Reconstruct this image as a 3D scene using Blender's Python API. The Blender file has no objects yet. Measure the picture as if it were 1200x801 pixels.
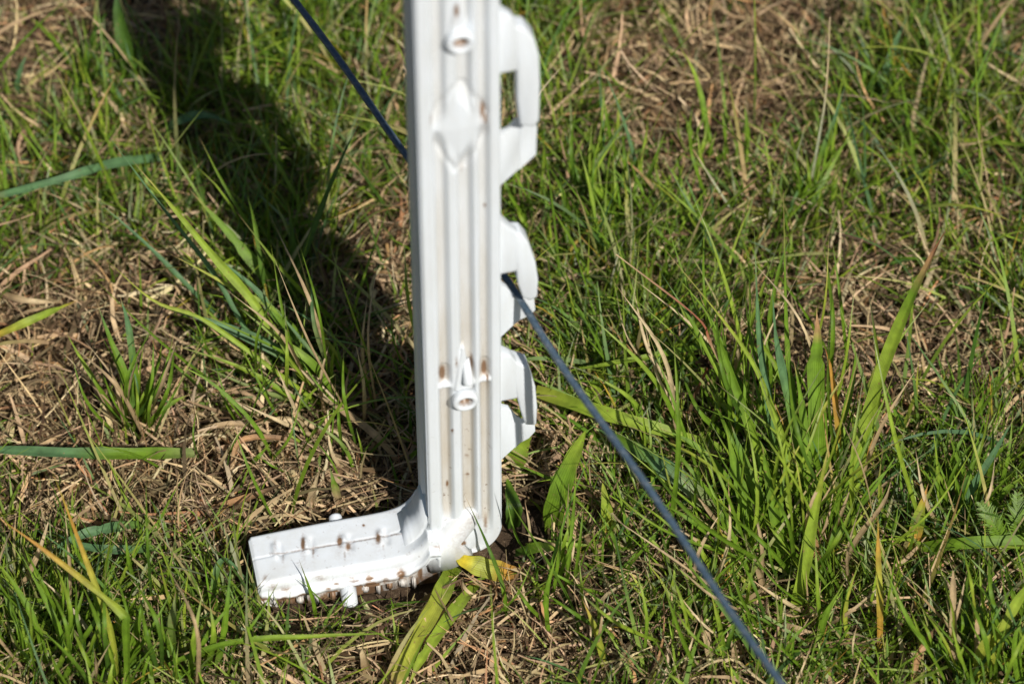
import bpy, bmesh, math
import numpy as np
from mathutils import Vector
R = math.radians
rng = np.random.default_rng(7)
SC = bpy.context.scene
COL = SC.collection

# ------------------------------------------------------------------ camera
F = 4200.0; PITCH = R(50); DIST = 1.33          # focal length in photo pixels, look-down angle, metres to the post foot
rt = np.array([1, 0, 0.]); fw = np.array([0, math.cos(PITCH), -math.sin(PITCH)]); up = np.array([0, math.sin(PITCH), math.cos(PITCH)])
CAM = -DIST*(fw + (543-600)/F*rt + (400.5-650)/F*up)
cd = bpy.data.cameras.new('camera'); cam = bpy.data.objects.new('camera', cd); COL.objects.link(cam)
cam.location = CAM; cam.rotation_euler = (math.pi/2-PITCH, 0, 0)
cd.sensor_width = 36; cd.lens = F/1200*36; cd.clip_start = .05; cd.clip_end = 500
cd.dof.use_dof = True; cd.dof.focus_distance = 1.325; cd.dof.aperture_fstop = 9.5
SC.camera = cam
# ------------------------------------------------------------------ light
SUN_AZ = R(26.6); SUN_EL = R(46)                 # sun behind the camera, to the right
w = bpy.data.worlds.new('World'); SC.world = w; w.use_nodes = True
nt = w.node_tree; bg = nt.nodes['Background']; sky = nt.nodes.new('ShaderNodeTexSky')
sky.sky_type = 'NISHITA'; sky.sun_disc = False; sky.sun_elevation = SUN_EL; sky.sun_rotation = math.pi-SUN_AZ
nt.links.new(sky.outputs[0], bg.inputs[0]); bg.inputs[1].default_value = .05
sl = bpy.data.lights.new('sun', 'SUN'); so = bpy.data.objects.new('sun', sl); COL.objects.link(so)
sl.energy = 4.9; sl.angle = R(.53); sl.color = (1, .955, .875)
sd = Vector((-math.sin(SUN_AZ)*math.cos(SUN_EL), math.cos(SUN_AZ)*math.cos(SUN_EL), -math.sin(SUN_EL)))
so.rotation_euler = sd.to_track_quat('-Z', 'Y').to_euler(); so.location = (0.5, -1, 2)
SC.view_settings.view_transform = 'Standard'; SC.view_settings.look = 'None'
SC.view_settings.exposure = 0.16; SC.view_settings.gamma = 1; SC.view_settings.use_curve_mapping = False
SC.render.engine = 'CYCLES'

# ------------------------------------------------------------------ helpers
def G(px, py, z=0.0):                            # where the sight line of a photo pixel meets height z
    d = fw + (px-600)/F*rt + (400.5-py)/F*up
    return CAM + d*(z-CAM[2])/d[2]
TH = R(12)
EX = np.array([math.cos(TH), math.sin(TH), 0]); EY = np.array([-math.sin(TH), math.cos(TH), 0])
def P(px, py, yl):                               # pixel -> (x, z) on the post's own plane at depth yl
    d = fw + (px-600)/F*rt + (400.5-py)/F*up
    q = CAM + d*((yl - CAM@EY)/(d@EY))
    return q@EX, q[2]
def proj(W):                                     # world (N,3) -> pixels
    q = W-CAM; dz = q@fw
    return 600+F*(q@rt)/dz, 400.5-F*(q@up)/dz
def L2W(A): A = np.asarray(A); return A[..., 0:1]*EX + A[..., 1:2]*EY + A[..., 2:3]*np.array([0, 0, 1.])

def hsh(ix, iy, s):
    v = np.sin(ix*127.1+iy*311.7+s*74.7)*43758.5453
    return v-np.floor(v)
def vnoise(x, y, s=0):
    ix = np.floor(x); iy = np.floor(y); fx = x-ix; fy = y-iy
    fx = fx*fx*(3-2*fx); fy = fy*fy*(3-2*fy)
    return (hsh(ix, iy, s)*(1-fx)+hsh(ix+1, iy, s)*fx)*(1-fy)+(hsh(ix, iy+1, s)*(1-fx)+hsh(ix+1, iy+1, s)*fx)*fy
Z0 = -.0108
def soil(x, y):
    z = Z0 + .016*(vnoise(x/.16, y/.16, 1)-.5) + .006*(vnoise(x/.04, y/.04, 2)-.5)
    lx = x*EX[0]+y*EX[1]; ly = x*EY[0]+y*EY[1]
    d = np.sqrt(np.maximum(0, np.abs(lx+.03)-.05)**2+np.maximum(0, np.abs(ly-.008)-.018)**2)
    k = np.exp(-(d/.03)**2)                       # trodden flat round the post
    return z*(1-k)+k*(Z0-.001)
def soil_fine(x, y):
    return soil(x, y) + .0028*(vnoise(x/.009, y/.009, 3)-.5) + .0014*(vnoise(x/.0035, y/.0035, 4)-.5)

def tag(o, label=None, cat=None, group=None, kind=None):
    if label: o['label'] = label
    if cat: o['category'] = cat
    if group: o['group'] = group
    if kind: o['kind'] = kind
    return o
def empty(name, loc, rz=0):
    o = bpy.data.objects.new(name, None); COL.objects.link(o); o.location = loc; o.rotation_euler = (0, 0, rz); o.empty_display_size = .01
    return o
def npmesh(name, V, Fc, mat, parent=None, col=None, par=None, smooth=True, origin=None):
    """V (N,3); Fc: list of int arrays (n,3) or (n,4)"""
    V = np.asarray(V, float)
    if origin is not None: V = V-np.asarray(origin)
    if not isinstance(Fc, (list, tuple)): Fc = [Fc]
    me = bpy.data.meshes.new(name)
    me.vertices.add(len(V)); me.vertices.foreach_set('co', V.astype(np.float32).ravel())
    loops = np.concatenate([f.ravel() for f in Fc]); tot = np.concatenate([np.full(len(f), f.shape[1]) for f in Fc])
    st = np.concatenate([[0], np.cumsum(tot)[:-1]])
    me.loops.add(len(loops)); me.loops.foreach_set('vertex_index', loops.astype(np.int32))
    me.polygons.add(len(tot)); me.polygons.foreach_set('loop_start', st.astype(np.int32))
    try: me.polygons.foreach_set('loop_total', tot.astype(np.int32))
    except Exception: pass
    me.update(calc_edges=True)
    me.polygons.foreach_set('use_smooth', np.full(len(tot), smooth))
    for nm, a in (('Col', col), ('Par', par)):
        if a is not None:
            at = me.attributes.new(nm, 'FLOAT_COLOR', 'POINT')
            b = np.ones((len(V), 4), np.float32); b[:, :a.shape[1]] = a; at.data.foreach_set('color', b.ravel())
    me.materials.append(mat); me.validate()
    o = bpy.data.objects.new(name, me); COL.objects.link(o)
    if parent is not None: o.parent = parent
    elif origin is not None: o.location = origin
    return o
def bmobj(name, bm, mat, parent=None, smooth=True):
    me = bpy.data.meshes.new(name); bm.to_mesh(me); bm.free()
    for p_ in me.polygons: p_.use_smooth = smooth
    me.materials.append(mat)
    o = bpy.data.objects.new(name, me); COL.objects.link(o)
    if parent is not None: o.parent = parent
    return o
def gridfaces(nr, nc, wrap=False):
    i = np.arange(nr-1)[:, None]; j = np.arange(nc if wrap else nc-1)[None]
    j2 = (j+1) % nc
    return np.stack([i*nc+j, i*nc+j2, (i+1)*nc+j2, (i+1)*nc+j], -1).reshape(-1, 4)

# ------------------------------------------------------------------ materials
def nmat(name):
    m = bpy.data.materials.new(name); m.use_nodes = True
    return m, m.node_tree, m.node_tree.nodes['Principled BSDF']
def N(t, kind, **kw):
    n = t.nodes.new(kind)
    for k, v in kw.items():
        if k.startswith('i_'): n.inputs[int(k[2:]) if k[2:].isdigit() else k[2:]].default_value = v
        else: setattr(n, k, v)
    return n
def mix(t, fac, a, b, mode='MIX'):
    n = t.nodes.new('ShaderNodeMix'); n.data_type = 'RGBA'; n.blend_type = mode
    for s, v in ((0, fac), (6, a), (7, b)):
        if hasattr(v, 'is_output'): t.links.new(v, n.inputs[s])
        else: n.inputs[s].default_value = v
    return n.outputs[2]
def ramp(t, src, stops):
    n = t.nodes.new('ShaderNodeValToRGB'); t.links.new(src, n.inputs[0])
    e = n.color_ramp.elements
    while len(e) < len(stops): e.new(.5)
    for el, (p_, c) in zip(e, stops): el.position = p_; el.color = c if len(c) == 4 else (*c, 1)
    return n.outputs[0]

def plastic():
    m, t, b = nmat('white_plastic')
    tc = N(t, 'ShaderNodeTexCoord'); at = N(t, 'ShaderNodeAttribute', attribute_name='Col')
    n1 = N(t, 'ShaderNodeTexNoise', i_Scale=60., i_Detail=6., i_Roughness=.65)
    mp = N(t, 'ShaderNodeMapping'); mp.inputs['Scale'].default_value = (2.2, 2.2, .45)
    t.links.new(tc.outputs['Object'], mp.inputs[0]); t.links.new(mp.outputs[0], n1.inputs[0])
    n2 = N(t, 'ShaderNodeTexNoise', i_Scale=420., i_Detail=3.); t.links.new(tc.outputs['Object'], n2.inputs[0])
    n3 = N(t, 'ShaderNodeTexNoise', i_Scale=900., i_Detail=5.); t.links.new(tc.outputs['Object'], n3.inputs[0])
    white = mix(t, ramp(t, n1.outputs[0], [(.35, (0, 0, 0)), (.75, (1, 1, 1))]), (.665, .705, .75, 1), (.60, .625, .64, 1))
    sep = N(t, 'ShaderNodeSeparateColor'); t.links.new(at.outputs[0], sep.inputs[0])
    # green channel: beige film lying in the channels, broken by noise
    fm = N(t, 'ShaderNodeMath', operation='MULTIPLY'); t.links.new(sep.outputs[1], fm.inputs[0])
    t.links.new(ramp(t, n1.outputs[0], [(.2, (.45,)*3), (.7, (1, 1, 1))]), fm.inputs[1])
    c = mix(t, fm.outputs[0], white, (.43, .37, .28, 1))
    # red channel: brown stains with ragged edge
    ms = N(t, 'ShaderNodeMath', operation='MULTIPLY_ADD'); t.links.new(n3.outputs[0], ms.inputs[0]); ms.inputs[1].default_value = .9
    ad = N(t, 'ShaderNodeMath', operation='ADD'); t.links.new(sep.outputs[0], ad.inputs[0]); t.links.new(n3.outputs[0], ad.inputs[1])
    st = ramp(t, ad.outputs[0], [(.52, (0, 0, 0)), (1.2, (1, 1, 1))])
    gate = N(t, 'ShaderNodeMath', operation='MULTIPLY'); t.links.new(st, gate.inputs[0])
    t.links.new(ramp(t, sep.outputs[0], [(.02, (0, 0, 0)), (.6, (1, 1, 1))]), gate.inputs[1])
    c = mix(t, gate.outputs[0], c, (.20, .12, .07, 1))
    sp = ramp(t, n2.outputs[0], [(.655, (0, 0, 0)), (.70, (1, 1, 1))])
    sg = N(t, 'ShaderNodeMath', operation='MULTIPLY'); t.links.new(sp, sg.inputs[0]); t.links.new(sep.outputs[2], sg.inputs[1])
    c = mix(t, sg.outputs[0], c, (.16, .10, .06, 1))
    t.links.new(c, b.inputs['Base Color'])
    b.inputs['Roughness'].default_value = .38
    b.inputs['Subsurface Weight'].default_value = .15; b.inputs['Subsurface Radius'].default_value = (1, .95, .9); b.inputs['Subsurface Scale'].default_value = .0022
    m2 = N(t, 'ShaderNodeMapping'); m2.inputs['Scale'].default_value = (900., 300., 40.); m2.inputs['Rotation'].default_value = (.2, .5, .3)
    t.links.new(tc.outputs['Object'], m2.inputs[0]); ns = N(t, 'ShaderNodeTexNoise', i_Scale=1., i_Detail=2.); t.links.new(m2.outputs[0], ns.inputs[0])
    sm = N(t, 'ShaderNodeMath', operation='MULTIPLY_ADD'); t.links.new(ns.outputs[0], sm.inputs[0]); sm.inputs[1].default_value = .5; t.links.new(n1.outputs[0], sm.inputs[2])
    t.links.new(ramp(t, n3.outputs[0], [(.3, (.30,)*3), (.7, (.50,)*3)]), b.inputs['Roughness'])
    bp = N(t, 'ShaderNodeBump', i_Strength=.22, i_Distance=.0004); t.links.new(sm.outputs[0], bp.inputs['Height']); t.links.new(bp.outputs[0], b.inputs['Normal'])
    return m
def leafmat(name, rough=.5, trans=.32, vein=True, spec=.35):
    m, t, b = nmat(name)
    at = N(t, 'ShaderNodeAttribute', attribute_name='Col')
    tc = N(t, 'ShaderNodeTexCoord')
    n = N(t, 'ShaderNodeTexNoise', i_Scale=260., i_Detail=4.); t.links.new(tc.outputs['Object'], n.inputs[0])
    c = mix(t, 1., at.outputs[0], ramp(t, n.outputs[0], [(.3, (.72, .72, .70)), (.7, (1.12, 1.12, 1.08))]), 'MULTIPLY')
    if vein:
        pa = N(t, 'ShaderNodeAttribute', attribute_name='Par')
        sp = N(t, 'ShaderNodeSeparateColor'); t.links.new(pa.outputs[0], sp.inputs[0])
        mu = N(t, 'ShaderNodeMath', operation='MULTIPLY'); t.links.new(sp.outputs[0], mu.inputs[0]); mu.inputs[1].default_value = 58.
        sn = N(t, 'ShaderNodeMath', operation='SINE'); t.links.new(mu.outputs[0], sn.inputs[0])
        c = mix(t, 1., c, ramp(t, sn.outputs[0], [(.0, (.95, .95, .94)), (1., (1.03, 1.03, 1.03))]), 'MULTIPLY')
        # blotches: small rusty spots and paler scuffs
        n2 = N(t, 'ShaderNodeTexNoise', i_Scale=620., i_Detail=2.); t.links.new(tc.outputs['Object'], n2.inputs[0])
        c = mix(t, ramp(t, n2.outputs[0], [(.69, (0, 0, 0)), (.73, (.7, .7, .7))]), c, (.24, .15, .06, 1))
        bp = N(t, 'ShaderNodeBump', i_Strength=.25, i_Distance=.0001); t.links.new(sn.outputs[0], bp.inputs['Height']); t.links.new(bp.outputs[0], b.inputs['Normal'])
    t.links.new(c, b.inputs['Base Color']); b.inputs['Roughness'].default_value = rough; b.inputs['Specular IOR Level'].default_value = spec
    tr = N(t, 'ShaderNodeBsdfTranslucent'); t.links.new(mix(t, 1., c, (1.25, 1.2, .55, 1), 'MULTIPLY'), tr.inputs[0])
    ms = N(t, 'ShaderNodeMixShader'); ms.inputs[0].default_value = trans
    t.links.new(b.outputs[0], ms.inputs[1]); t.links.new(tr.outputs[0], ms.inputs[2])
    t.links.new(ms.outputs[0], t.nodes['Material Output'].inputs[0])
    return m
def soilmat():
    m, t, b = nmat('dark_soil')
    tc = N(t, 'ShaderNodeTexCoord')
    n = N(t, 'ShaderNodeTexNoise', i_Scale=45., i_Detail=8., i_Roughness=.7); t.links.new(tc.outputs['Object'], n.inputs[0])
    n2 = N(t, 'ShaderNodeTexNoise', i_Scale=500., i_Detail=6., i_Roughness=.7); t.links.new(tc.outputs['Object'], n2.inputs[0])
    c = mix(t, ramp(t, n.outputs[0], [(.3, (0, 0, 0)), (.7, (1, 1, 1))]), (.035, .024, .015, 1), (.11, .072, .045, 1))
    c = mix(t, ramp(t, n2.outputs[0], [(.55, (0, 0, 0)), (.75, (1, 1, 1))]), c, (.28, .2, .13, 1))
    far = N(t, 'ShaderNodeTexNoise', i_Scale=3., i_Detail=9.); t.links.new(tc.outputs['Object'], far.inputs[0])
    ln = N(t, 'ShaderNodeVectorMath', operation='LENGTH'); t.links.new(tc.outputs['Object'], ln.inputs[0])
    dm = N(t, 'ShaderNodeMapRange'); t.links.new(ln.outputs['Value'], dm.inputs[0]); dm.inputs[1].default_value = 1.2; dm.inputs[2].default_value = 3.
    c = mix(t, dm.outputs[0], c, ramp(t, far.outputs[0], [(.35, (.05, .085, .022)), (.65, (.16, .13, .06))]))
    t.links.new(c, b.inputs['Base Color']); b.inputs['Roughness'].default_value = .95; b.inputs['Specular IOR Level'].default_value = .15
    bp = N(t, 'ShaderNodeBump', i_Strength=.8, i_Distance=.002); t.links.new(n2.outputs[0], bp.inputs['Height']); t.links.new(bp.outputs[0], b.inputs['Normal'])
    return m
def twinemat():
    m, t, b = nmat('blue_twine')
    at = N(t, 'ShaderNodeAttribute', attribute_name='Col'); tc = N(t, 'ShaderNodeTexCoord')
    n = N(t, 'ShaderNodeTexNoise', i_Scale=900., i_Detail=4.); t.links.new(tc.outputs['Object'], n.inputs[0])
    c = mix(t, 1., at.outputs[0], ramp(t, n.outputs[0], [(.3, (.7, .7, .7)), (.7, (1.2, 1.2, 1.2))]), 'MULTIPLY')
    t.links.new(c, b.inputs['Base Color']); b.inputs['Roughness'].default_value = .42
    return m
MW = plastic(); MB = leafmat('grass_leaf'); MF = leafmat('fine_grass', vein=False, trans=.34, rough=.5)
MS = leafmat('dry_straw', vein=False, rough=.75, trans=.15, spec=.12); MG = soilmat(); MT = twinemat()

# ------------------------------------------------------------------ ground sheet
def axis(c, n=250, fine=.0016, k=.0335):
    s = np.sinh(np.linspace(0, 1, n)*9.3)/np.sinh(9.3)*60
    i = np.arange(n)*fine; a = np.maximum(i, 0)
    far = np.concatenate([i[i < .36], ]);
    step = fine; v = .36
    out = list(far)
    while v < 90:
        step *= 1.06; v += step; out.append(v)
    out = np.array(out); return np.concatenate([-out[:0:-1], out])+c
gx = axis(.02); gy = axis(.13)
XX, YY = np.meshgrid(gx, gy)
ZZ = soil_fine(XX, YY)
gr = npmesh('ground', np.stack([XX, YY, ZZ], -1).reshape(-1, 3), gridfaces(len(gy), len(gx)), MG)
tag(gr, kind='structure')

# ------------------------------------------------------------------ the post
post = empty('fence_post', (0, 0, 0), TH)
tag(post, 'white plastic step-in electric fence post with side clips and footplate', 'fence post')
XL, XR, DEP = -.0125, .0148, .022
zs = np.concatenate([np.arange(0, .31, .00075), np.arange(.31, .88, .004), [.88]])
def sst(a, b, x): t = np.clip((x-a)/(b-a), 0, 1); return t*t*(3-2*t)
def front_depth(x, z):
    u = (x-XL)/(XR-XL)
    e = .042
    def band(a, b): return sst(a-e, a+e, u)*(1-sst(b-e, b+e, u))
    d = (.0022*band(.19, .325) + .0024*band(.475, .635) + .0023*band(.725, .845))*(1+.25*(z < .11))
    # slim crest on the middle rib
    fade = sst(.010, .030, z+.012*(u-.5)); d = d*fade
    d = d + .0012*(1-sst(.0, .026, z))*np.sin(np.clip(u, 0, 1)*9+1.4)**2*(1-sst(.75, .9, u))
    xc = .0012
    for zc in (DZ, DZ+.30, DZ+.6):               # four-pointed moulded diamond
        q = np.abs((x-xc)/.0098)+np.abs((z-zc)/.0185)
        k = 1-sst(.62, 1.12, q)
        d = d*(1-k)+k*(.0005 - .0006*np.clip(1.-q, 0, 1))
        d = d+.0007*np.exp(-((q-1.20)/.13)**2)*(np.abs(z-zc) < .02)*(u > .17)*(u < .86)
    for zc in (BZ, BZ+.30, BZ+.6):               # cross bar with a wedge above it
        k = np.exp(-((z-zc)/.0013)**4)*(u > .17)*(u < .86); d = d*(1-k*.92)
        hh = (z-zc)/.020; wd = .0030*(1-hh)+.0004
        k = (1-sst(.75, 1.1, np.abs(x-xc)/np.maximum(wd, 1e-4)))*(hh > -.1)*(hh < 1); d = d*(1-k)-k*.0008*(1-hh)
    for zc in (TZ, TZ+.30, TZ+.6):
        hh = (z-zc)/.020; wd = .0030*(1-hh)+.0003
        k = (1-sst(.7, 1.1, np.abs(x-xc)/np.maximum(wd, 1e-4)))*(hh > 0)*(hh < 1); d = d*(1-k)-k*.0012*(1-hh)
    return d
DZ = P(540, 151, 0)[1]; BZ = P(540, 451, 0)[1]; TZ = P(538, 40, 0)[1]
nf = 110
uf = np.linspace(0, 1, nf); xf = XL+(XR-XL)*uf
# the rest of the outline, from the right front corner round the back to the left front corner
rest = [(XR, .0012, 1), (XR, .006, 1), (XR-.0012, .0072, 1), (XR-.0012, .0150, 1), (XR, .0162, 1), (XR, .0212, 1), (XR-.0008, DEP, 1),
        (.004, DEP, 1), (.0035, DEP-.003, 1), (-.0015, DEP-.003, 1), (-.002, DEP, 1),
        (XL+.0008, DEP, 1), (XL, .0212, 1), (XL, .0130, 1), (XL+.0009, .0120, 1), (XL+.0009, .0068, 1), (XL, .0058, 1), (XL, .0012, 1)]
ring_x = np.concatenate([xf, [r_[0] for r_ in rest]])
V = []
for z in zs:
    yf = front_depth(xf, np.full(nf, z)); ed = np.minimum(uf, 1-uf)*(XR-XL)
    yf = yf + .0012*np.clip(1-ed/.0012, 0, 1)**2      # rounded flange edges
    y = np.concatenate([yf, [r_[1] for r_ in rest]])
    x = ring_x.copy()
    rr = .0125
    if z < rr:                                       # rounded lower right corner
        xr = XR-rr+math.sqrt(max(0, rr*rr-(rr-z)**2)); x = np.where(x > 0, x*(xr/XR), x)
    V.append(np.stack([x, y, np.full(len(x), z)], -1))
V = np.array(V); nr, nc = V.shape[:2]
STAINS = [(535, 13, 3, 9, .9), (538, 50, 5, 4, .9), (565, 128, 2.5, 11, 1), (569, 139, 2, 7, .9), (505, 140, 1.6, 9, .5), (518, 436, 4, 9, .9), (552, 424, 3, 12, .7),
          (567, 430, 3.2, 9, 1), (571, 442, 2, 7, .7), (535, 425, 2, 8, .5), (533, 628, 4, 3, 1), (543, 636, 3.4, 3, 1), (516, 642, 4, 3, 1), (528, 640, 9, 3, .7), (569, 612, 3, 14, .5),
          (560, 605, 7, 5, .35), (524, 566, 2, 4, .8), (548, 555, 3, 2, .6), (547, 533, 3, 2, .5), (530, 504, 2, 2, .8), (541, 196, 2, 6, .4), (568, 240, 2, 2, .8), (512, 641, 8, 3, .5),
          # footplate
          (322, 640, 3, 14, .30), (332, 655, 2, 8, .35), (355, 637, 3, 11, .75), (367, 646, 2, 8, .5), (398, 634, 4, 8, .75), (408, 640, 4, 6, .7), (404, 650, 2, 8, .4), (443, 630, 4, 8, .7), (449, 640, 2, 5, .4),
          (375, 677, 9, 4, .5), (394, 683, 4, 4, .6), (414, 679, 8, 4, .65), (433, 677, 5, 4, 1), (452, 680, 4, 5, .6), (470, 672, 6, 7, .8), (487, 684, 5, 5, 1.1), (471, 686, 4, 5, 1), (500, 670, 7, 4, .8), (498, 690, 7, 3, .7),
          (380, 700, 7, 4, .8), (385, 690, 4, 4, .6), (360, 697, 8, 3, .5), (335, 690, 10, 4, .5), (320, 688, 6, 5, .5), (310, 676, 4, 4, .4), (440, 695, 9, 4, .6), (462, 700, 8, 3, .6), (462, 600, 12, 3, .25), (426, 615, 1.5, 1.5, 1)]
def stainattr(W, extra=None, film=None):
    px, py = proj(W); s = np.zeros(len(W))
    for (a, b, rx, ry, k) in STAINS: s = np.maximum(s, np.maximum(k*np.exp(-((px-a)/rx)**2-((py-b)/ry)**2), .30*k*np.exp(-((px-a)/(rx*2.2))**2-((py-b-ry*.8)/(ry*2.2))**2)))
    ys = np.clip((px-330)/(500-330), 0, 1)*(-28)+648; ln = .42*np.exp(-((py-ys)/1.6)**2)*(px > 318)*(px < 495)*(px > 0)
    s = np.maximum(s, ln)
    return np.stack([s, film if film is not None else 0*s, extra if extra is not None else 0*s], -1)
Vf = V.reshape(-1, 3)
film = np.zeros((nr, nc))
for k, z in enumerate(zs):
    d = front_depth(xf, np.full(nf, z)); film[k, :nf] = np.clip((d-.0009)/.0012, 0, 1)*(.25+.60*sst(.22, .06, z) if False else .28+.62*(1-sst(.06, .22, z)))
fl = film.ravel()
sp = np.clip(.95-V[:, :, 2]/.16, 0, 1).ravel()*np.clip(.2+film.ravel(), 0, 1)
caps = [np.array([[0, 0, 0]])]
Vc = np.vstack([Vf, V[0].mean(0), V[-1].mean(0)+[0, 0, .002]])
fs = gridfaces(nr, nc, True)
j = np.arange(nc); c0 = nr*nc; top = (nr-1)*nc
t0 = np.stack([j, np.full(nc, c0), (j+1) % nc], -1); t1 = np.stack([top+j, top+(j+1) % nc, np.full(nc, c0+1)], -1)
npmesh('spine', Vc, [fs, t0, t1], MW, post, col=np.vstack([stainattr(L2W(Vf), sp, fl), np.zeros((2, 3))]))

# footplate: swept closed section along -x
FX0, FX1 = -.0135, -.0762
st_x = np.concatenate([np.linspace(FX0+.004, FX1, 190), FX1-.0012*np.sin(np.linspace(.3, math.pi/2, 5))])
def foot_section(x):
    t = (FX0-x)/(FX0-FX1)
    zt = .0068+.0009*math.sin(t*3) + .011*np.exp(-max(0, (FX0-x))/.0042)
    yb = .0215-.001*t; yf_ = -.0030
    zb = -.0098+.0066*max(0, (t-.62)/.38)**2
    end = max(0, (FX1-x)/.0012)
    pts = []
    ny = 60
    for k in range(ny):                                # top, back to front
        v = k/(ny-1); y = yb+(yf_-yb)*v
        e = min(v, 1-v)*(yb-yf_)
        z = zt-.0014*max(0, 1-e/.0020)**2.2
        for (mx, my, a) in MARKS:                      # moulded ticks
            z += a*math.exp(-((x-mx)/.0011)**2-((y-my)/.0034)**4)
            z -= .0007*math.exp(-((x-mx-.0022)/.0012)**2-((y-my)/.0034)**4)
        z -= .0003*math.exp(-((y-MY)/.0004)**2)
        pts.append((y, z))
    nz = vnoise(np.array([x/.0028, x/.0028, x/.0045, x/.0022]), np.array([.3, 7.3, 13.1, 4.4]), 9)
    pr = (.0020+.0012*nz[3])*min(1, (1-t)*8+.25)
    y = yf_
    pts += [(y-.0003, zt-.0036), (y-.0002, zt-.0052), (y-pr*.6-.0004*nz[0], zt-.0057), (y-pr-.0003*nz[0], zt-.0062), (y-pr-.0004*nz[1], zt-.0078), (y-pr*.5, zt-.0085),
            (y-.0004-.0025*nz[1]*(nz[1] > .5), zt-.0098), (y-.0002-.003*nz[2]*(nz[2] > .45), max(zb+.001, zt-.0125)), (y-.0006, min(zb+.001, zt-.0126)+0*nz[2]), (y+.0006, zb)]
    pts += [(y+.006, zb-.0004), (yb-.006, zb-.0004), (yb-.0006, zb), (yb, zb+.001), (yb+.0006, zt-.006), (yb, zt-.0045), (yb, zt-.0022)]
    a = np.array(pts)
    if end: cy, cz = (yb+yf_)/2, (zt+zb)/2; s = 1-.0011*end/.012; a = np.stack([cy+(a[:, 0]-cy)*s, cz+(a[:, 1]-cz)*(1-.0011*end/.008)], -1)
    return np.column_stack([np.full(len(a), x), a])
def footpt(px, py):                                    # local x,y on the plate top
    q = G(px, py, .007); return q@EX, q@EY
MARKS = [(*footpt(x_, y_), .0009) for x_, y_ in ((322, 646), (359, 640), (404, 637), (446, 631))]
MY = footpt(400, 637)[1]
S = np.array([foot_section(x) for x in st_x]); nr, nc = S.shape[:2]
Sf = S.reshape(-1, 3); Vc = np.vstack([Sf, S[0].mean(0), S[-1].mean(0)])
fs = gridfaces(nr, nc, True)[:, ::-1]; j = np.arange(nc); top = (nr-1)*nc
t0 = np.stack([j, (j+1) % nc, np.full(nc, nr*nc)], -1); t1 = np.stack([top+j, np.full(nc, nr*nc+1), top+(j+1) % nc], -1)
a = stainattr(L2W(Sf))
low = sst(-.0005, .0022, -Sf[:, 2]+.0012)*(Sf[:, 1] < .002)
grime = np.clip(vnoise(Sf[:, 0]/.0045, Sf[:, 2]/.003, 21)*.6+vnoise(Sf[:, 0]/.0016, Sf[:, 2]/.0016, 22)*.5-.26, 0, 1)*2.1
a[:, 0] = np.maximum(a[:, 0], low*grime); a[:, 2] = .25; a[:, 1] = .55*low+.10*vnoise(Sf[:, 0]/.012, Sf[:, 1]/.008, 23)
foot = npmesh('footplate', Vc, [fs, t0, t1], MW, post, col=np.vstack([a, np.zeros((2, 3))]))

def prism(poly, y0, y1, bev=.0011, taper=.28, segs=2):
    """polygon in the post's x-z plane pushed through y0..y1, edges rounded"""
    bm = bmesh.new()
    pts = [P(px, py, (y0+y1)/2) for px, py in poly]
    fr = [bm.verts.new((x, y0+max(0, x-XR)*taper, z)) for x, z in pts]; bk = [bm.verts.new((x, y1-max(0, x-XR)*taper*.6, z)) for x, z in pts]
    n = len(pts); bm.faces.new(fr); bm.faces.new(bk[::-1])
    for i in range(n): bm.faces.new((fr[(i+1) % n], fr[i], bk[i], bk[(i+1) % n]))
    bmesh.ops.recalc_face_normals(bm, faces=bm.faces[:])
    bmesh.ops.bevel(bm, geom=bm.edges[:], offset=bev, segments=segs, affect='EDGES', profile=.6, clamp_overlap=True)
    return bm
CLIPS = [
 ([(582, 8), (600, 17), (614, 27), (624, 38), (629, 56), (630, 90), (629, 131), (624, 139), (607, 139), (604, 110), (604, 84), (598, 80), (582, 80)],
  [(582, 158), (594, 152), (606, 138), (627, 136), (629, 150), (628, 180), (611, 198), (582, 216)]),
 ([(582, 250), (594, 261), (609, 267), (617, 276), (625, 298), (628, 318), (627, 338), (619, 343), (610, 340), (605, 326), (604, 315), (582, 315)],
  [(582, 328), (594, 336), (606, 350), (614, 344), (625, 343), (627, 362), (621, 369), (606, 378), (582, 394)]),
 ([(582, 407), (600, 412), (617, 422), (625, 444), (627, 468), (626, 488), (613, 489), (608, 474), (604, 464), (582, 464)],
  [(582, 475), (596, 477), (605, 487), (613, 492), (626, 489), (627, 504), (620, 513), (604, 524), (582, 538)])]
def seam(bmf):
    return bmf
base_clips = []
ARMS = [([(582, 8), (600, 17), (607, 32), (612, 58), (613, 76), (604, 80), (582, 80)], [(596, 22), (614, 27), (624, 38), (629, 56), (630, 90), (629, 131), (624, 139), (607, 139), (604, 110), (603, 66)]),
 ([(582, 250), (594, 261), (606, 270), (612, 288), (613, 308), (604, 315), (582, 315)], [(596, 266), (609, 267), (617, 276), (625, 298), (628, 318), (627, 338), (619, 343), (610, 340), (605, 326), (602, 300)]),
 ([(582, 407), (598, 413), (607, 424), (612, 444), (613, 459), (604, 464), (582, 464)], [(596, 414), (617, 422), (625, 444), (627, 468), (626, 488), (613, 489), (608, 474), (602, 450)])]
for (arm, bar), (up_, lo) in zip(ARMS, CLIPS):
    c = bmobj('clip', prism(arm, .0030, .0088, .0008, .25), MW, post)
    bmobj('hook_bar', prism(bar, .0052, .0102, .0008, -.12), MW, c)
    l = bmobj('lower_hook', prism(lo, .0106, .0146, .0007), MW, c)
    base_clips.append(c)
for dz in (.096, .192, .320):              # the same clips further up the post
    src = base_clips[0]; c = src.copy(); COL.objects.link(c); c.parent = post; c.location = (0, 0, dz)
    for ch in list(src.children):
        d = ch.copy(); COL.objects.link(d); d.parent = c
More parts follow.
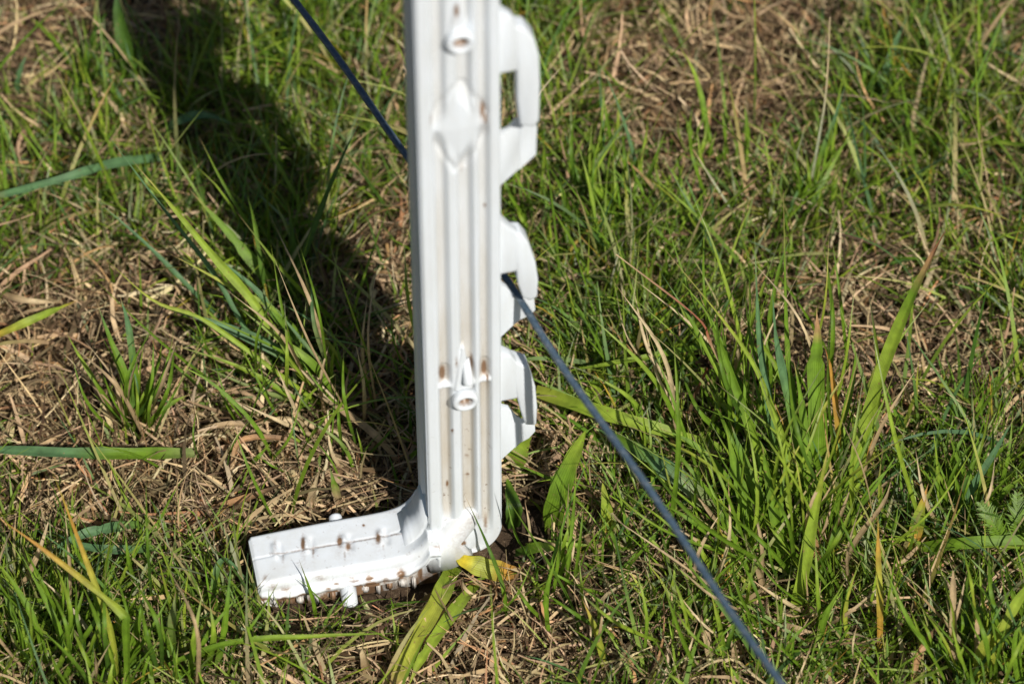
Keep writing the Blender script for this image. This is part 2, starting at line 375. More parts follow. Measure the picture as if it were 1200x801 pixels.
def tube(name, p0, p1, r0, r1, mat, parent, hole=0, n=28, rnd=.0008, col=None):
    p0 = np.array(p0, float); p1 = np.array(p1, float); ax = p1-p0; L = np.linalg.norm(ax); ax /= L
    a = np.cross(ax, [1, 0, 0]); a /= np.linalg.norm(a); b = np.cross(ax, a)
    prof = [(0, r0*.6), (0, r0)] + [(L-rnd+rnd*math.sin(q), r1-rnd+rnd*math.cos(q)) for q in np.linspace(0, math.pi/2, 5)]
    if hole: prof += [(L-.0002, hole+.0004), (L-.0008, hole), (L-.004, hole*.8), (L-.0042, .00005)]
    else: prof += [(L, .00005)]
    an = np.linspace(0, 2*math.pi, n, endpoint=False)
    Vv = np.array([[p0+ax*s+(a*math.cos(q)+b*math.sin(q))*rr_ for q in an] for s, rr_ in prof]).reshape(-1, 3)
    cc = np.zeros((len(Vv), 3))
    if hole: cc[-2*n:, 0] = .75; cc[-3*n:-2*n, 0] = .35
    return npmesh(name, Vv, gridfaces(len(prof), n, True)[:, ::-1], mat, parent, col=cc)
for (px, py, hz, ln) in ((538, 41, 0, .007), (544, 462, 0, .0075)):
    x, z = P(px, py, 0)
    for dz in (0, .30, .60):
        if z+dz < .86: tube('peg', (x, .004, z+dz-.001), (x, -.0034, z+dz-.0012), .0041, .0047, MW, post, hole=.0024, rnd=.0012)
x, z = P(548, 440, -.002)
tube('wedge', (x, .001, z+.006), (x+.0002, -.0026, z-.004), .0012, .0019, MW, post)
# locking studs through the footplate
q = footpt(413, 700)
tube('stud', (q[0], -.003, -.001), (q[0]-.0002, -.0112, -.0052), .0032, .0029, MW, foot, rnd=.0014)
q = footpt(394, 606)
tube('stud', (q[0], .018, .0015), (q[0], .0258, .0034), .0029, .0025, MW, foot, rnd=.0013)
# short moulded ribs under the front lip of the plate
for k, px in enumerate((318, 336, 352, 372, 392, 432, 448, 462, 478, 492)):
    x = footpt(px, 690)[0]; h = .0045+.0015*math.sin(k*2.3)
    bm = bmesh.new(); bmesh.ops.create_cube(bm, size=1)
    zc = .0068-.0096-h/2 if px > 345 else .0068-.0080-h/2+.0010
    bmesh.ops.transform(bm, matrix=__import__('mathutils').Matrix.Translation((x, -.0040, zc)) @ __import__('mathutils').Matrix.Diagonal((.0014+.0006*(k % 3), .0030, h, 1)), verts=bm.verts)
    bmesh.ops.bevel(bm, geom=bm.edges[:], offset=.0005, segments=2, affect='EDGES')
    mr = bmobj('moulded_rib', bm, MW, foot); at = mr.data.attributes.new('Col', 'FLOAT_COLOR', 'POINT'); nv_ = len(mr.data.vertices)
    at.data.foreach_set('color', np.tile([.30+.4*(k % 3 == 1), .55, 0, 1], nv_).astype(np.float32))
# gusset between plate and spine
bm = bmesh.new()
gp = [(-.0245, .0066), (-.0105, .0066), (-.0105, .0260), (-.0128, .0250), (-.0150, .0170), (-.0185, .0110)]
f_ = [bm.verts.new((x, .0008, z)) for x, z in gp]; b_ = [bm.verts.new((x, .0190, z)) for x, z in gp]
bm.faces.new(f_); bm.faces.new(b_[::-1])
for i in range(len(gp)): bm.faces.new((f_[(i+1) % 6], f_[i], b_[i], b_[(i+1) % 6]))
bmesh.ops.recalc_face_normals(bm, faces=bm.faces[:]); bmesh.ops.bevel(bm, geom=bm.edges[:], offset=.0014, segments=3, affect='EDGES')
bmobj('gusset', bm, MW, post)
# sloping web across the bottom front, with its torn edge
bm = bmesh.new()
gp = [(502, 668), (494, 650), (507, 640), (522, 622), (548, 606), (562, 606), (560, 622), (541, 640), (556, 652), (528, 662)]
pts = [P(px, py, -.0025) for px, py in gp]
f_ = [bm.verts.new((x, -.0052+.0044*sst(-.004, .018, z), z)) for x, z in pts]; b_ = [bm.verts.new((x, .004, z)) for x, z in pts]
n = len(gp); bm.faces.new(f_); bm.faces.new(b_[::-1])
for i in range(n): bm.faces.new((f_[(i+1) % n], f_[i], b_[i], b_[(i+1) % n]))
bmesh.ops.recalc_face_normals(bm, faces=bm.faces[:]); bmesh.ops.bevel(bm, geom=bm.edges[:], offset=.0009, segments=2, affect='EDGES')
wb = bmobj('web', bm, MW, post)
me = wb.data; VV = np.array([v.co[:] for v in me.vertices]); at = me.attributes.new('Col', 'FLOAT_COLOR', 'POINT')
cc = np.ones((len(VV), 4), np.float32); cc[:, :3] = stainattr(L2W(VV), None, np.full(len(VV), .25)); at.data.foreach_set('color', cc.ravel())
# the spike that holds it in the turf
tube('spike', (.001, .011, .002), (.001, .011, -.16), .004, .003, MW, post)

# ------------------------------------------------------------------ the wire
def twine(pts, r=.00132, pitch=.0075):
    pts = np.array(pts); seg = np.linalg.norm(np.diff(pts, axis=0), axis=1); cum = np.concatenate([[0], np.cumsum(seg)])
    n = int(cum[-1]/.0011); s = np.linspace(0, cum[-1], n)
    Cc = np.stack([np.interp(s, cum, pts[:, k]) for k in range(3)], -1)
    ker = np.exp(-(np.arange(-8, 9)/4.)**2); ker /= ker.sum()
    for k in range(3): Cc[8:-8, k] = np.convolve(Cc[:, k], ker, 'valid')
    Cc[:, 2] += .0005*np.sin(s*41)*np.sin(s*17+1); Cc[:, 0] += .0004*np.sin(s*53+2)
    T = np.gradient(Cc, axis=0); T /= np.linalg.norm(T, axis=1)[:, None]
    A = np.cross(T, [0, 0, 1.]); A /= np.linalg.norm(A, axis=1)[:, None]; B = np.cross(A, T)
    m = 30; an = np.linspace(0, 2*math.pi, m, endpoint=False)
    ph = an[None]-2*math.pi*s[:, None]/pitch
    lob = np.abs(np.sin(ph*2.0)); rr_ = r*(.84+.20*lob)*(1+.03*np.sin(s*310)[:, None])
    Vv = Cc[:, None]+rr_[..., None]*(A[:, None]*np.cos(an)[None, :, None]+B[:, None]*np.sin(an)[None, :, None])
    k = np.floor((ph*2.0/math.pi)) % 4
    base = np.array([.060, .096, .135]); alt = np.array([.10, .13, .16])
    c = np.where((k == 1)[..., None], alt, base)*(.70+.35*lob[..., None])
    c = np.repeat(c[..., :], 1, 0)
    return Vv.reshape(-1, 3), gridfaces(n, m, True), c.reshape(-1, 3)
HW = P(600, 334, .018)[1]
p0 = G(345, 0, HW); p1 = G(480, 186, HW); pk = G(599, 336, HW); p2 = G(915, 800, HW); pm = G(660, 428, HW)
ext0 = p1+(p0-p1)/np.linalg.norm(p0-p1)*1.6; ext2 = pk+(p2-pk)/np.linalg.norm(p2-pk)*1.2
Vw, Fw, Cw = twine([ext0, p0, p1, pk, pm, p2, ext2])
tag(npmesh('fence_wire', Vw, Fw, MT, col=Cw), 'blue-grey twisted fence twine clipped to the white post', 'fence wire')

# ------------------------------------------------------------------ blades
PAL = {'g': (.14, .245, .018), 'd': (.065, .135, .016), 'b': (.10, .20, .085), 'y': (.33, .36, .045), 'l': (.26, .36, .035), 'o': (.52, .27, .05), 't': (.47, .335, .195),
       's': (.50, .28, .14), 'r': (.28, .09, .045), 'p': (.42, .44, .30), 'Y': (.72, .56, .04), 'k': (.13, .085, .05), 'c': (.64, .50, .31), 'm': (.23, .28, .10)}
def pal(s, v):
    st = np.array([PAL[c] for c in s])
    if len(st) == 1: st = np.vstack([st, st])
    q = np.linspace(0, 1, len(st)); return np.stack([np.interp(v, q, st[:, k]) for k in range(3)], -1)
def spline(pts, n):
    pts = np.asarray(pts, float)
    if len(pts) == 2:
        m = (pts[0]+pts[1])/2; m[2] += .12*abs(pts[1][2]-pts[0][2])+.03*np.linalg.norm(pts[1]-pts[0]); pts = np.array([pts[0], m, pts[1]])
    Q = np.vstack([2*pts[0]-pts[1], pts, 2*pts[-1]-pts[-2]]); out = []
    k = len(pts)-1; u = np.linspace(0, k, n)
    for a in u:
        i = min(int(a), k-1); t = a-i; p_ = Q[i:i+4]
        out.append(.5*((2*p_[1])+(-p_[0]+p_[2])*t+(2*p_[0]-5*p_[1]+4*p_[2]-p_[3])*t*t+(-p_[0]+3*p_[1]-3*p_[2]+p_[3])*t**3))
    return np.array(out)
def ribbon(C, width, colstr, shape='blade', fold=.28, roll=0, wav=.0, curl=0.):
    n = len(C); T = np.gradient(C, axis=0); T /= np.linalg.norm(T, axis=1)[:, None]+1e-9
    v = np.linspace(0, 1, n)
    nv = -fw*.75+np.array([0, 0, .35]); nv = np.tile(nv, (n, 1))
    sd_ = np.cross(T, nv); sd_ /= np.linalg.norm(sd_, axis=1)[:, None]+1e-9
    nn = np.cross(sd_, T)
    rl = roll+curl*v**2
    s2 = sd_*np.cos(rl)[:, None]+nn*np.sin(rl)[:, None]; n2 = np.cross(s2, T)
    if shape == 'blade': wp = (.62+.38*sst(0, .35, v))*(1-sst(.42, 1.03, v)**1.25)
    elif shape == 'leaf': wp = np.sin(np.clip(v*.97+.03, 0, 1)**.8*math.pi)**.75
    elif shape == 'even': wp = .85+.15*np.sin(v*5)-.55*sst(.9, 1, v)
    else: wp = (1-v*.75)
    hw = width/2*wp*(1+.07*np.sin(v*23+roll*9))*(1-(.35 if shape != 'leaf' else 0)*np.exp(-((v-(.35+.5*abs(math.sin(roll*37))))/.018)**2))
    m = 5; us = np.linspace(-1, 1, m)
    Vv = C[:, None]+us[None, :, None]*hw[:, None, None]*s2[:, None]+(fold*np.abs(us)[None, :, None]*hw[:, None, None]+(wav*width*np.sin(v*17+roll*5)[:, None, None]*us[None, :, None]))*n2[:, None]
    c = pal(colstr, v)[:, None]*(np.where(np.abs(us) < .1, 1.18, 1.))[None, :, None]
    c = c*(1+.14*np.sin(v*31+width*9000)[:, None, None]*np.cos(us*2+v[:, None]*9)[..., None])
    if math.sin(roll*91) > .1 and shape != 'leaf': tp = sst(.86, .97, v)[:, None, None]; c = c*(1-tp)+np.array([.42, .27, .13])*tp
    par = np.zeros((n, m, 3)); par[..., 0] = us[None]*.5+.5; par[..., 1] = v[:, None]
    return Vv.reshape(-1, 3), gridfaces(n, m), np.clip(c, 0, 1).reshape(-1, 3), par.reshape(-1, 3)
PXM = 1/3150.
def pxpath(pts):
    """pixel stops -> world; a stop (px,py) gets a height from how far up the picture it stands above the root, (px,py,h) sets it in metres"""
    out = []; x0, y0 = pts[0][:2]
    zb = None
    for k, q in enumerate(pts):
        if len(q) == 3: h = q[2]
        else: h = 0 if k == 0 else max(.004, .62*(y0-q[1])/2030.)
        g = G(q[0], q[1], Z0)
        if k == 0: zb = float(soil(g[0], g[1]))-.003 if h == 0 else Z0+h; out.append(G(q[0], q[1], zb))
        else: out.append(G(q[0], q[1], Z0+h+.004))
    return out
def blade(name, pts, wpx, c, parent=None, shape='blade', n=22, **kw):
    W = pxpath(pts); C_ = spline(W, n)
    V_, F_, c_, p_ = ribbon(C_, wpx*PXM, c, shape, **kw)
    if parent is None: return npmesh(name, V_, F_, MB, None, c_, p_, origin=W[0])
    return npmesh(name, V_-np.array(parent.location), F_, MB, parent, c_, p_)
def tuft(name, label, cat, root, spec, fan=None, group=None):
    g = G(root[0], root[1], Z0); r_ = empty(name, (g[0], g[1], float(soil(g[0], g[1]))))
    tag(r_, label, cat, group)
    for s in spec:
        kw = dict(s[3]) if len(s) > 3 else {}
        kw.setdefault('roll', float(rng.uniform(-.5, .5)))
        blade('blade', s[0], s[1], s[2], r_, **kw)
    if fan:
        n_, spread, lo, hi, a0, a1, wlo, whi, cols = fan
        for k in range(n_):
            bx = root[0]+rng.normal()*spread; by = root[1]+rng.normal()*spread*.55; L_ = rng.uniform(lo, hi); an = R(rng.uniform(a0, a1))
            tx = bx+L_*math.sin(an); ty = by-L_*math.cos(an); be = rng.uniform(-.12, .12)
            mx = (bx+tx)/2+be*L_*math.cos(an)-.0*L_; my = (by+ty)/2+be*L_*math.sin(an)
            dr = rng.random() < .4
            hh = max(.006, rng.uniform(.5, .85)*L_*math.cos(an)/2030) + (.01 if abs(an) > 1 else 0)
            blade('blade', [(bx, by), (mx, my, hh*(.85 if dr else .62)), (tx, ty, hh*(.8 if dr else 1))], rng.uniform(wlo, whi), str(rng.choice(cols)), r_, roll=float(rng.uniform(-.9, .9)), n=14)
    return r_

# the big coarse tuft to the right of the wire
tuft('grass_tuft', 'largest coarse tuft of tall broad green blades right of the blue twine', 'grass tuft', (935, 660), [
 ([(990, 625), (1003, 560), (1022, 470), (1058, 372), (1092, 300), (1113, 262)], 16, 'llllllgsrs', dict(curl=.8)),
 ([(968, 600), (960, 520), (956, 440), (958, 398), (957, 360)], 21, 'ggggggss', dict(roll=.1)),
 ([(978, 590), (983, 520), (975, 440), (966, 405)], 7, 'gyoor'),
 ([(892, 668), (878, 610), (862, 550), (850, 497)], 17, 'ggggl', dict(roll=-.1)),
 ([(905, 650), (890, 590), (870, 535), (855, 492)], 13, 'gggb'),
 ([(925, 620), (890, 530), (850, 420), (818, 340)], 11, 'llggg'),
 ([(925, 740), (938, 690), (955, 600), (975, 505)], 15, 'lllllyt', dict(roll=.2)),
 ([(984, 610), (1000, 575), (1012, 545), (1026, 505)], 10, 'ggyos'),
 ([(940, 640), (930, 560), (905, 480), (870, 405), (765, 275)], 8, 'ggllllyg'),
 ([(945, 630), (942, 560), (925, 470), (910, 400), (905, 340)], 12, 'gggbbb'),
 ([(950, 650), (948, 570), (940, 480), (930, 420)], 12, 'dgggg'),
 ([(915, 600), (905, 500), (890, 400), (884, 268)], 10, 'ggbbbm'),
 ([(940, 560), (930, 470), (922, 400), (918, 222)], 8, 'ddggg'),
 ([(880, 620), (850, 560), (812, 520), (770, 500)], 9, 'gggg'),
 ([(905, 700), (880, 690), (850, 640), (838, 600)], 9, 'lyyo'),
 ([(912, 610), (880, 520), (855, 450), (832, 400), (815, 370), (722, 298)], 6, 'ggttrrt', dict(shape='thin')),
 ([(980, 700), (1000, 640), (1035, 590), (1045, 560)], 7, 'tttc'),
 ([(930, 700), (915, 640), (900, 560), (893, 520)], 12, 'dggg'),
 ([(960, 690), (958, 640), (962, 600)], 10, 'ysst', dict(curl=1.5)),
 ([(900, 720), (893, 680), (880, 640), (862, 625)], 9, 'ttcc', dict(curl=2.)),
 ([(935, 600), (900, 540), (860, 470), (812, 380), (775, 320)], 9, 'gglgb'),
 ([(960, 580), (985, 500), (1000, 440), (1003, 400)], 8, 'dggg'),
 ([(870, 700), (852, 660), (845, 640)], 9, 'lyoo'),
 ], fan=(98, 62, 70, 290, -70, 48, 2.2, 6, ['ddgg', 'gggg', 'dggl', 'gglm', 'glll', 'ggyt', 'tttc', 'gllp']))
tuft('grass_tuft', 'loose low tuft of thin green and straw blades below the largest tuft', 'grass tuft', (880, 760), [
 ([(850, 800), (845, 740), (832, 690)], 7, 'ggly'), ([(960, 790), (965, 730), (990, 680)], 7, 'gggl'), ([(1000, 780), (990, 720), (1005, 660)], 6, 'lyy')],
 fan=(70, 75, 50, 150, -60, 55, 2.2, 6, ['gggg', 'dggl', 'gglm', 'gllp', 'ttc', 'tccs', 'gggl', 'ddgg']))
tuft('grass_tuft', 'sparse thin blades around the olive leaf left of the lower twine', 'grass tuft', (690, 700), [
 ([(645, 760), (640, 700), (655, 640)], 6, 'gggl'), ([(740, 660), (735, 620), (722, 560)], 6, 'gggl')],
 fan=(50, 60, 40, 120, -70, 60, 2., 5, ['gggg', 'dggl', 'gglm', 'ttc', 'tccs', 'gggl', 'ddgg']))
tuft('grass_tuft', 'long thin arching blades reaching up behind the largest tuft', 'grass tuft', (880, 500), [
 ([(890, 520), (862, 440), (830, 370), (790, 320)], 5, 'gggl'), ([(880, 500), (868, 400), (840, 300), (812, 230)], 5, 'gllp'), ([(905, 480), (900, 400), (912, 320), (930, 270)], 6, 'gggb')],
 fan=(58, 62, 100, 250, -46, 22, 2.2, 6, ['gggg', 'dggl', 'gglm', 'gllp', 'ggyt', 'tcc', 'gggl', 'ddgg']))
tuft('grass_tuft', 'sparse thin blades crossing the thatch above the footplate', 'grass tuft', (330, 540), [
 ([(330, 560), (300, 500), (250, 450), (205, 425)], 5, 'gggl'), ([(420, 570), (400, 520), (340, 480)], 5, 'ggmm')],
 fan=(48, 75, 50, 150, -75, 45, 2., 5.5, ['gggg', 'dggl', 'gglm', 'mmbm', 'tcc', 'gggl', 'ddgg']))
# leafy tuft lying behind the post, in its shade
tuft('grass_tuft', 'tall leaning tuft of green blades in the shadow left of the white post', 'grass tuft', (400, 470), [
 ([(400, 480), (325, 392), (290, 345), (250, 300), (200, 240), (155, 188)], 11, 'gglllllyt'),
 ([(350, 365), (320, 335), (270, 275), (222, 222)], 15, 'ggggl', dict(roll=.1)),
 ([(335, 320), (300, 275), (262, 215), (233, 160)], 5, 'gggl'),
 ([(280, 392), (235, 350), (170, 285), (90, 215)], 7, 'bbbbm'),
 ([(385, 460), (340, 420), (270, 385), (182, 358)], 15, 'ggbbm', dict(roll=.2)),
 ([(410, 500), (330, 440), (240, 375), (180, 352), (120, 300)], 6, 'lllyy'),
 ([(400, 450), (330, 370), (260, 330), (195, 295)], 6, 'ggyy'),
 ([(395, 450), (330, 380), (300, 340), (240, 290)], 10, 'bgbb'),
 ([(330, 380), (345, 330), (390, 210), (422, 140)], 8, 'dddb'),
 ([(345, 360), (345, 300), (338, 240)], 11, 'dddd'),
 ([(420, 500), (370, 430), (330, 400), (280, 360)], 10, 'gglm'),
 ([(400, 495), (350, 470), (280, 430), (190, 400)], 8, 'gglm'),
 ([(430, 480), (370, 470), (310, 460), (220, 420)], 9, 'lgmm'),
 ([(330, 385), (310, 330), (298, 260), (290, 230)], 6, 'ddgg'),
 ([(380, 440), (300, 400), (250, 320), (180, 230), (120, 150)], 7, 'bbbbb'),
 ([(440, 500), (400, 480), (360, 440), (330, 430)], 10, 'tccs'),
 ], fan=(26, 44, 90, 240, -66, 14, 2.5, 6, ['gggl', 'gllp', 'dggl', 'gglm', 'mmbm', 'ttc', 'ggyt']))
tuft('grass_tuft', 'spiky fan of narrow green blades at the left above a flat broad blade', 'grass tuft', (158, 512), [
 ([(160, 518), (150, 450), (130, 400), (112, 350)], 9, 'bggb'), ([(165, 515), (158, 440), (150, 380), (140, 345)], 9, 'ggbb'),
 ([(155, 515), (120, 460), (95, 420), (75, 385)], 6, 'gglg'), ([(165, 515), (172, 460), (186, 425), (190, 400)], 7, 'gggl'),
 ([(162, 520), (180, 490), (205, 470), (222, 462)], 6, 'ggl')],
 fan=(26, 10, 70, 150, -45, 32, 3, 6, ['ddgg', 'gggg', 'gglm', 'dgbb', 'tttc']))
tuft('grass_tuft', 'dense young green tuft filling the bottom left corner', 'grass tuft', (110, 790), [
 ([(140, 830), (130, 740), (95, 640), (60, 548)], 7, 'gyyoy'), ([(150, 850), (148, 740), (140, 715), (60, 650), (-5, 604)], 10, 'gggyoo'),
 ([(60, 810), (45, 740), (20, 690), (-5, 655)], 8, 'gggl'), ([(120, 800), (118, 720), (95, 660)], 8, 'ggl'), ([(150, 810), (160, 740), (170, 690)], 8, 'gggb'),
 ([(200, 800), (202, 740), (206, 690)], 15, 'mgmm'), ([(90, 810), (70, 740), (52, 700), (20, 640)], 7, 'bggg'), ([(250, 800), (262, 740), (272, 650)], 8, 'mggb')],
 fan=(70, 62, 60, 170, -38, 36, 3, 7, ['ddgg', 'gggg', 'gglm', 'gggl', 'gglg', 'tttc']))
tuft('grass_tuft', 'feathery bright green tuft in the bottom right corner', 'grass tuft', (1165, 800), [
 ([(1145, 830), (1165, 760), (1195, 700), (1230, 660)], 14, 'yyll'), ([(1150, 840), (1150, 770), (1165, 735)], 16, 'lyyl'), ([(1200, 840), (1190, 760), (1198, 720)], 12, 'gggg')],
 fan=(66, 38, 60, 150, -50, 40, 3, 7, ['gggg', 'gglm', 'gggl', 'bbgg', 'yyll']))
tuft('grass_tuft', 'thin upright tuft with a pale stalk near the top right edge of the bare patch', 'grass tuft', (945, 250), [
 ([(945, 248), (955, 190), (968, 110), (973, 20)], 5, 'pppcc', dict(shape='thin')), ([(950, 245), (960, 190), (978, 140), (992, 95)], 7, 'dgbb'),
 ([(978, 212), (975, 170), (970, 120)], 8, 'ggm')], fan=(12, 10, 40, 100, -25, 30, 3, 6, ['gggg', 'gglm', 'gggl']))
tuft('grass_tuft', 'small tuft with a yellow tipped blade standing on the brown bare patch', 'grass tuft', (828, 200), [
 ([(830, 200), (828, 150), (815, 90), (795, 52)], 8, 'gggly'), ([(872, 212), (876, 160), (872, 118)], 7, 'ggg')], fan=(14, 16, 40, 90, -25, 25, 3, 6, ['gggg', 'gglm', 'gggl']))
tuft('grass_tuft', 'blurred blue-green tuft with wide blades in the upper right', 'grass tuft', (1015, 135), [
 ([(1020, 125), (1032, 100), (1050, 50), (1065, 15)], 10, 'bbbb'), ([(1025, 152), (1060, 145), (1112, 113)], 12, 'bbmb'), ([(1010, 140), (1012, 100), (1015, 60)], 7, 'ggg')],
 fan=(14, 14, 40, 90, -40, 50, 3, 7, ['bbgg', 'gggb', 'gglg']))
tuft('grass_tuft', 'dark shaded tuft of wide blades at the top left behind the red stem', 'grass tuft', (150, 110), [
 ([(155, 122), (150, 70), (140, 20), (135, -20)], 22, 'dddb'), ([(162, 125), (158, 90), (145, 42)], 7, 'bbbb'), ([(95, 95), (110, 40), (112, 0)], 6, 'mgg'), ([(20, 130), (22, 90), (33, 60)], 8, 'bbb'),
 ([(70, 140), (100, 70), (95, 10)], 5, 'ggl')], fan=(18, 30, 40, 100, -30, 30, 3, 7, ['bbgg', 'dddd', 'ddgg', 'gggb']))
tuft('grass_tuft', 'loose tuft of fine blades between the top clip and the bare patch', 'grass tuft', (730, 260), [
 ([(720, 330), (700, 270), (690, 215), (676, 165)], 6, 'gglm'), ([(880, 278), (850, 235), (812, 175)], 5, 'pppc', dict(shape='thin')), ([(860, 335), (830, 280), (775, 180)], 5, 'gbbm'),
 ([(835, 300), (820, 250), (800, 200)], 6, 'ggb')], fan=(46, 50, 60, 140, -45, 20, 3, 6, ['gggg', 'gglm', 'gggl', 'ddgg', 'gglg']))
tuft('grass_tuft', 'upright tuft with a blue-green leaning blade at the right edge', 'grass tuft', (1125, 610), [
 ([(1108, 645), (1135, 580), (1165, 530), (1192, 484)], 9, 'bbbb'), ([(1140, 640), (1165, 590), (1205, 552)], 13, 'lggl'), ([(1045, 500), (1110, 470), (1125, 560)], 6, 'ggg'),
 ([(1048, 590), (1055, 540), (1060, 500)], 8, 'ggm')], fan=(36, 38, 50, 130, -40, 40, 2.5, 6, ['gggg', 'gglm', 'gggl', 'bbgg', 'ttcc']))

# broad-leaved weed beside the lowest clip
g = G(650, 500, Z0); wd = empty('broadleaf_weed', (g[0], g[1], float(soil(g[0], g[1])))); tag(wd, 'broad-leaved green weed spreading just right of the lowest clip', 'weed')
for pts, w_, c_ in (([(668, 505), (690, 470), (715, 425, .012)], 24, 'gglg'), ([(655, 505), (685, 492), (732, 462, .012)], 26, 'dggg'), ([(640, 505), (655, 480), (672, 450, .01)], 22, 'llgl'),
                    ([(650, 515), (690, 505), (745, 520, .008)], 20, 'bggb'), ([(598, 562), (606, 535), (622, 500, .012)], 26, 'ggll'), ([(600, 622), (602, 595), (594, 560, .010)], 20, 'dddg'),
                    ([(625, 490), (612, 470), (596, 466, .008)], 14, 'yyl')):
    blade('leaf', pts, w_, c_, wd, shape='leaf', roll=float(rng.uniform(-.3, .3)), wav=.05, fold=.12)

SB = 'coarse grass blades lying over the turf'
def single(name, label, cat, pts, w_, c_, group=None, **kw):
    kw.setdefault('roll', float(rng.uniform(-.3, .3)))
    o = blade(name, pts, w_, c_, None, **kw); tag(o, label, cat, group); return o
LB = 'grass blade'
single('grass_shoot', 'wide blue-green blade lying flat from the left edge below the spiky fan', LB, [(228, 531, .010), (150, 532, .016), (60, 530, .018), (-60, 524, .014)], 16, 'mggbbb', SB, shape='even')
single('grass_shoot', 'dark blue-green blade arching from the left edge above the leaning tuft', LB, [(190, 184, .012), (130, 192, .02), (70, 210, .024), (-40, 240, .014)], 12, 'bbbbb', SB, shape='even')
single('grass_shoot', 'dark arching blade in the shade above the leaning tuft', LB, [(185, 170), (205, 145, .018), (240, 135, .022), (285, 150, .014)], 13, 'bbbb', SB)
single('grass_shoot', 'yellow leaf curling out under the bottom of the white post', 'leaf', [(612, 672, .004), (580, 668, .007), (552, 660, .010), (532, 652, .010)], 24, 'koyyYy', None, shape='leaf', roll=.1)
single('grass_shoot', 'yellow-green blade running to the bottom edge below the post', LB, [(532, 662, .004), (515, 700, .012), (490, 745, .014), (455, 812, .012)], 21, 'llyyyy', SB, shape='even', roll=.15)
single('grass_shoot', 'shorter yellow-green blade beside the one running to the bottom edge', LB, [(562, 680, .002), (535, 712, .010), (495, 770, .012), (478, 805, .008)], 15, 'llly', SB, roll=-.1)
single('grass_shoot', 'upright olive plantain-like leaf between the post and the twine', 'leaf', [(644, 634), (652, 590), (668, 545), (687, 503)], 27, 'lgggll', None, shape='leaf', roll=.25, fold=.2)
single('grass_shoot', 'thin green blade standing in front of the foot of the spine', LB, [(594, 735), (590, 690), (572, 640, .020), (543, 576, .045)], 5, 'ggdd', SB)
single('grass_shoot', 'thin dark blade standing in front of the white footplate', LB, [(372, 735), (366, 700, .010), (350, 654, .024)], 4.5, 'gggk', SB)
single('grass_shoot', 'light green broad blade lying from the lowest clip to the coarse tuft', LB, [(628, 458, .022), (700, 482, .026), (780, 505, .024), (858, 530, .010)], 17, 'yllllg', SB, shape='even')
single('grass_shoot', 'grey-green broad blade sagging under the twine into the coarse tuft', LB, [(865, 622, .004), (810, 570, .020), (745, 525, .026), (692, 498, .020)], 22, 'mmbgb', SB)
single('grass_shoot', 'narrow green blade reaching over the weed towards the twine', LB, [(850, 400, .018), (790, 412, .026), (720, 425, .026), (632, 440, .014)], 8, 'gglg', SB)
single('grass_shoot', 'flat green blade running off the right edge at mid height of the corner', LB, [(1080, 641, .014), (1130, 636, .020), (1200, 632, .020), (1250, 634, .014)], 14, 'gggg', SB, shape='even')
single('grass_shoot', 'orange and green mottled blade standing right of the coarse tuft', LB, [(1066, 668), (1070, 640), (1078, 600), (1088, 566)], 17, 'goyogyos', SB, roll=.05)
single('dry_stalk', 'thin orange-brown stalk standing right of the coarse tuft', 'stalk', [(1030, 790), (1031, 720), (1029, 650), (1029, 598)], 8, 'goyoy', None)
single('dry_stalk', 'tall cut tan stalk near the bottom right corner', 'stalk', [(1116, 815), (1117, 740), (1117, 668)], 9, 'tttt', 'cut stalks', shape='even')
single('dry_stalk', 'short cut tan stalk nearest the bottom right corner', 'stalk', [(1145, 820), (1145, 770), (1145, 720)], 8, 'tttt', 'cut stalks', shape='even')
single('dry_stalk', 'short red stem in the shadow at the top left', 'stalk', [(215, 132), (212, 100), (209, 62)], 4, 'rrr', None, shape='thin')
single('dry_stalk', 'short orange stem leaning left above the red one', 'stalk', [(222, 60), (208, 45), (190, 27)], 4, 'ooo', None, shape='thin')
single('grass_shoot', 'tan twisted dry leaf standing just behind the footplate', 'dry leaf', [(362, 606), (366, 580), (376, 548)], 11, 'ttct', 'dry leaves behind the footplate', curl=.8)
single('grass_shoot', 'half green dry leaf standing behind the stud of the footplate', 'dry leaf', [(400, 602), (394, 575), (386, 545)], 10, 'ttgm', 'dry leaves behind the footplate', curl=.6)
single('grass_shoot', 'brown dry stalk rising from the leaning tuft towards the post', 'dry leaf', [(405, 510), (403, 470), (410, 428)], 7, 'ktt', None)
single('grass_shoot', 'long tan dry blade slanting down behind the footplate', 'dry leaf', [(470, 545, .004), (440, 510, .014), (400, 480, .016), (352, 452, .012)], 9, 'tttc', None)
single('grass_shoot', 'bluish green blade lying left of the footplate', LB, [(180, 612, .004), (130, 618, .014), (90, 628, .016), (50, 652, .010)], 12, 'gbbb', SB)
single('grass_shoot', 'upper bluish green blade lying left of the footplate', LB, [(200, 640, .004), (150, 644, .014), (100, 640, .016), (60, 622, .010)], 11, 'gbbb', SB)
single('grass_shoot', 'pale green stem lying along the bottom below the footplate', LB, [(150, 800, .004), (260, 755, .020), (370, 745, .022), (480, 741, .018)], 7, 'gglg', SB)
single('grass_shoot', 'arched green blade just left of the footplate end', LB, [(262, 748, .0), (250, 700, .014), (262, 655, .024), (300, 690, .006)], 8, 'ggbb', SB)
single('grass_shoot', 'yellow-green blade slanting at the bottom right of the yellow leaf', LB, [(712, 800), (700, 745), (682, 700)], 8, 'yyyo', SB)
single('grass_shoot', 'short green and tan blade standing below the twine at the bottom', LB, [(838, 800), (833, 770), (826, 738)], 13, 'mmtt', SB, shape='even')
single('grass_shoot', 'short upright green blade between the olive leaf and the twine', LB, [(716, 640), (712, 605), (706, 565)], 15, 'lyly', SB, shape='leaf')
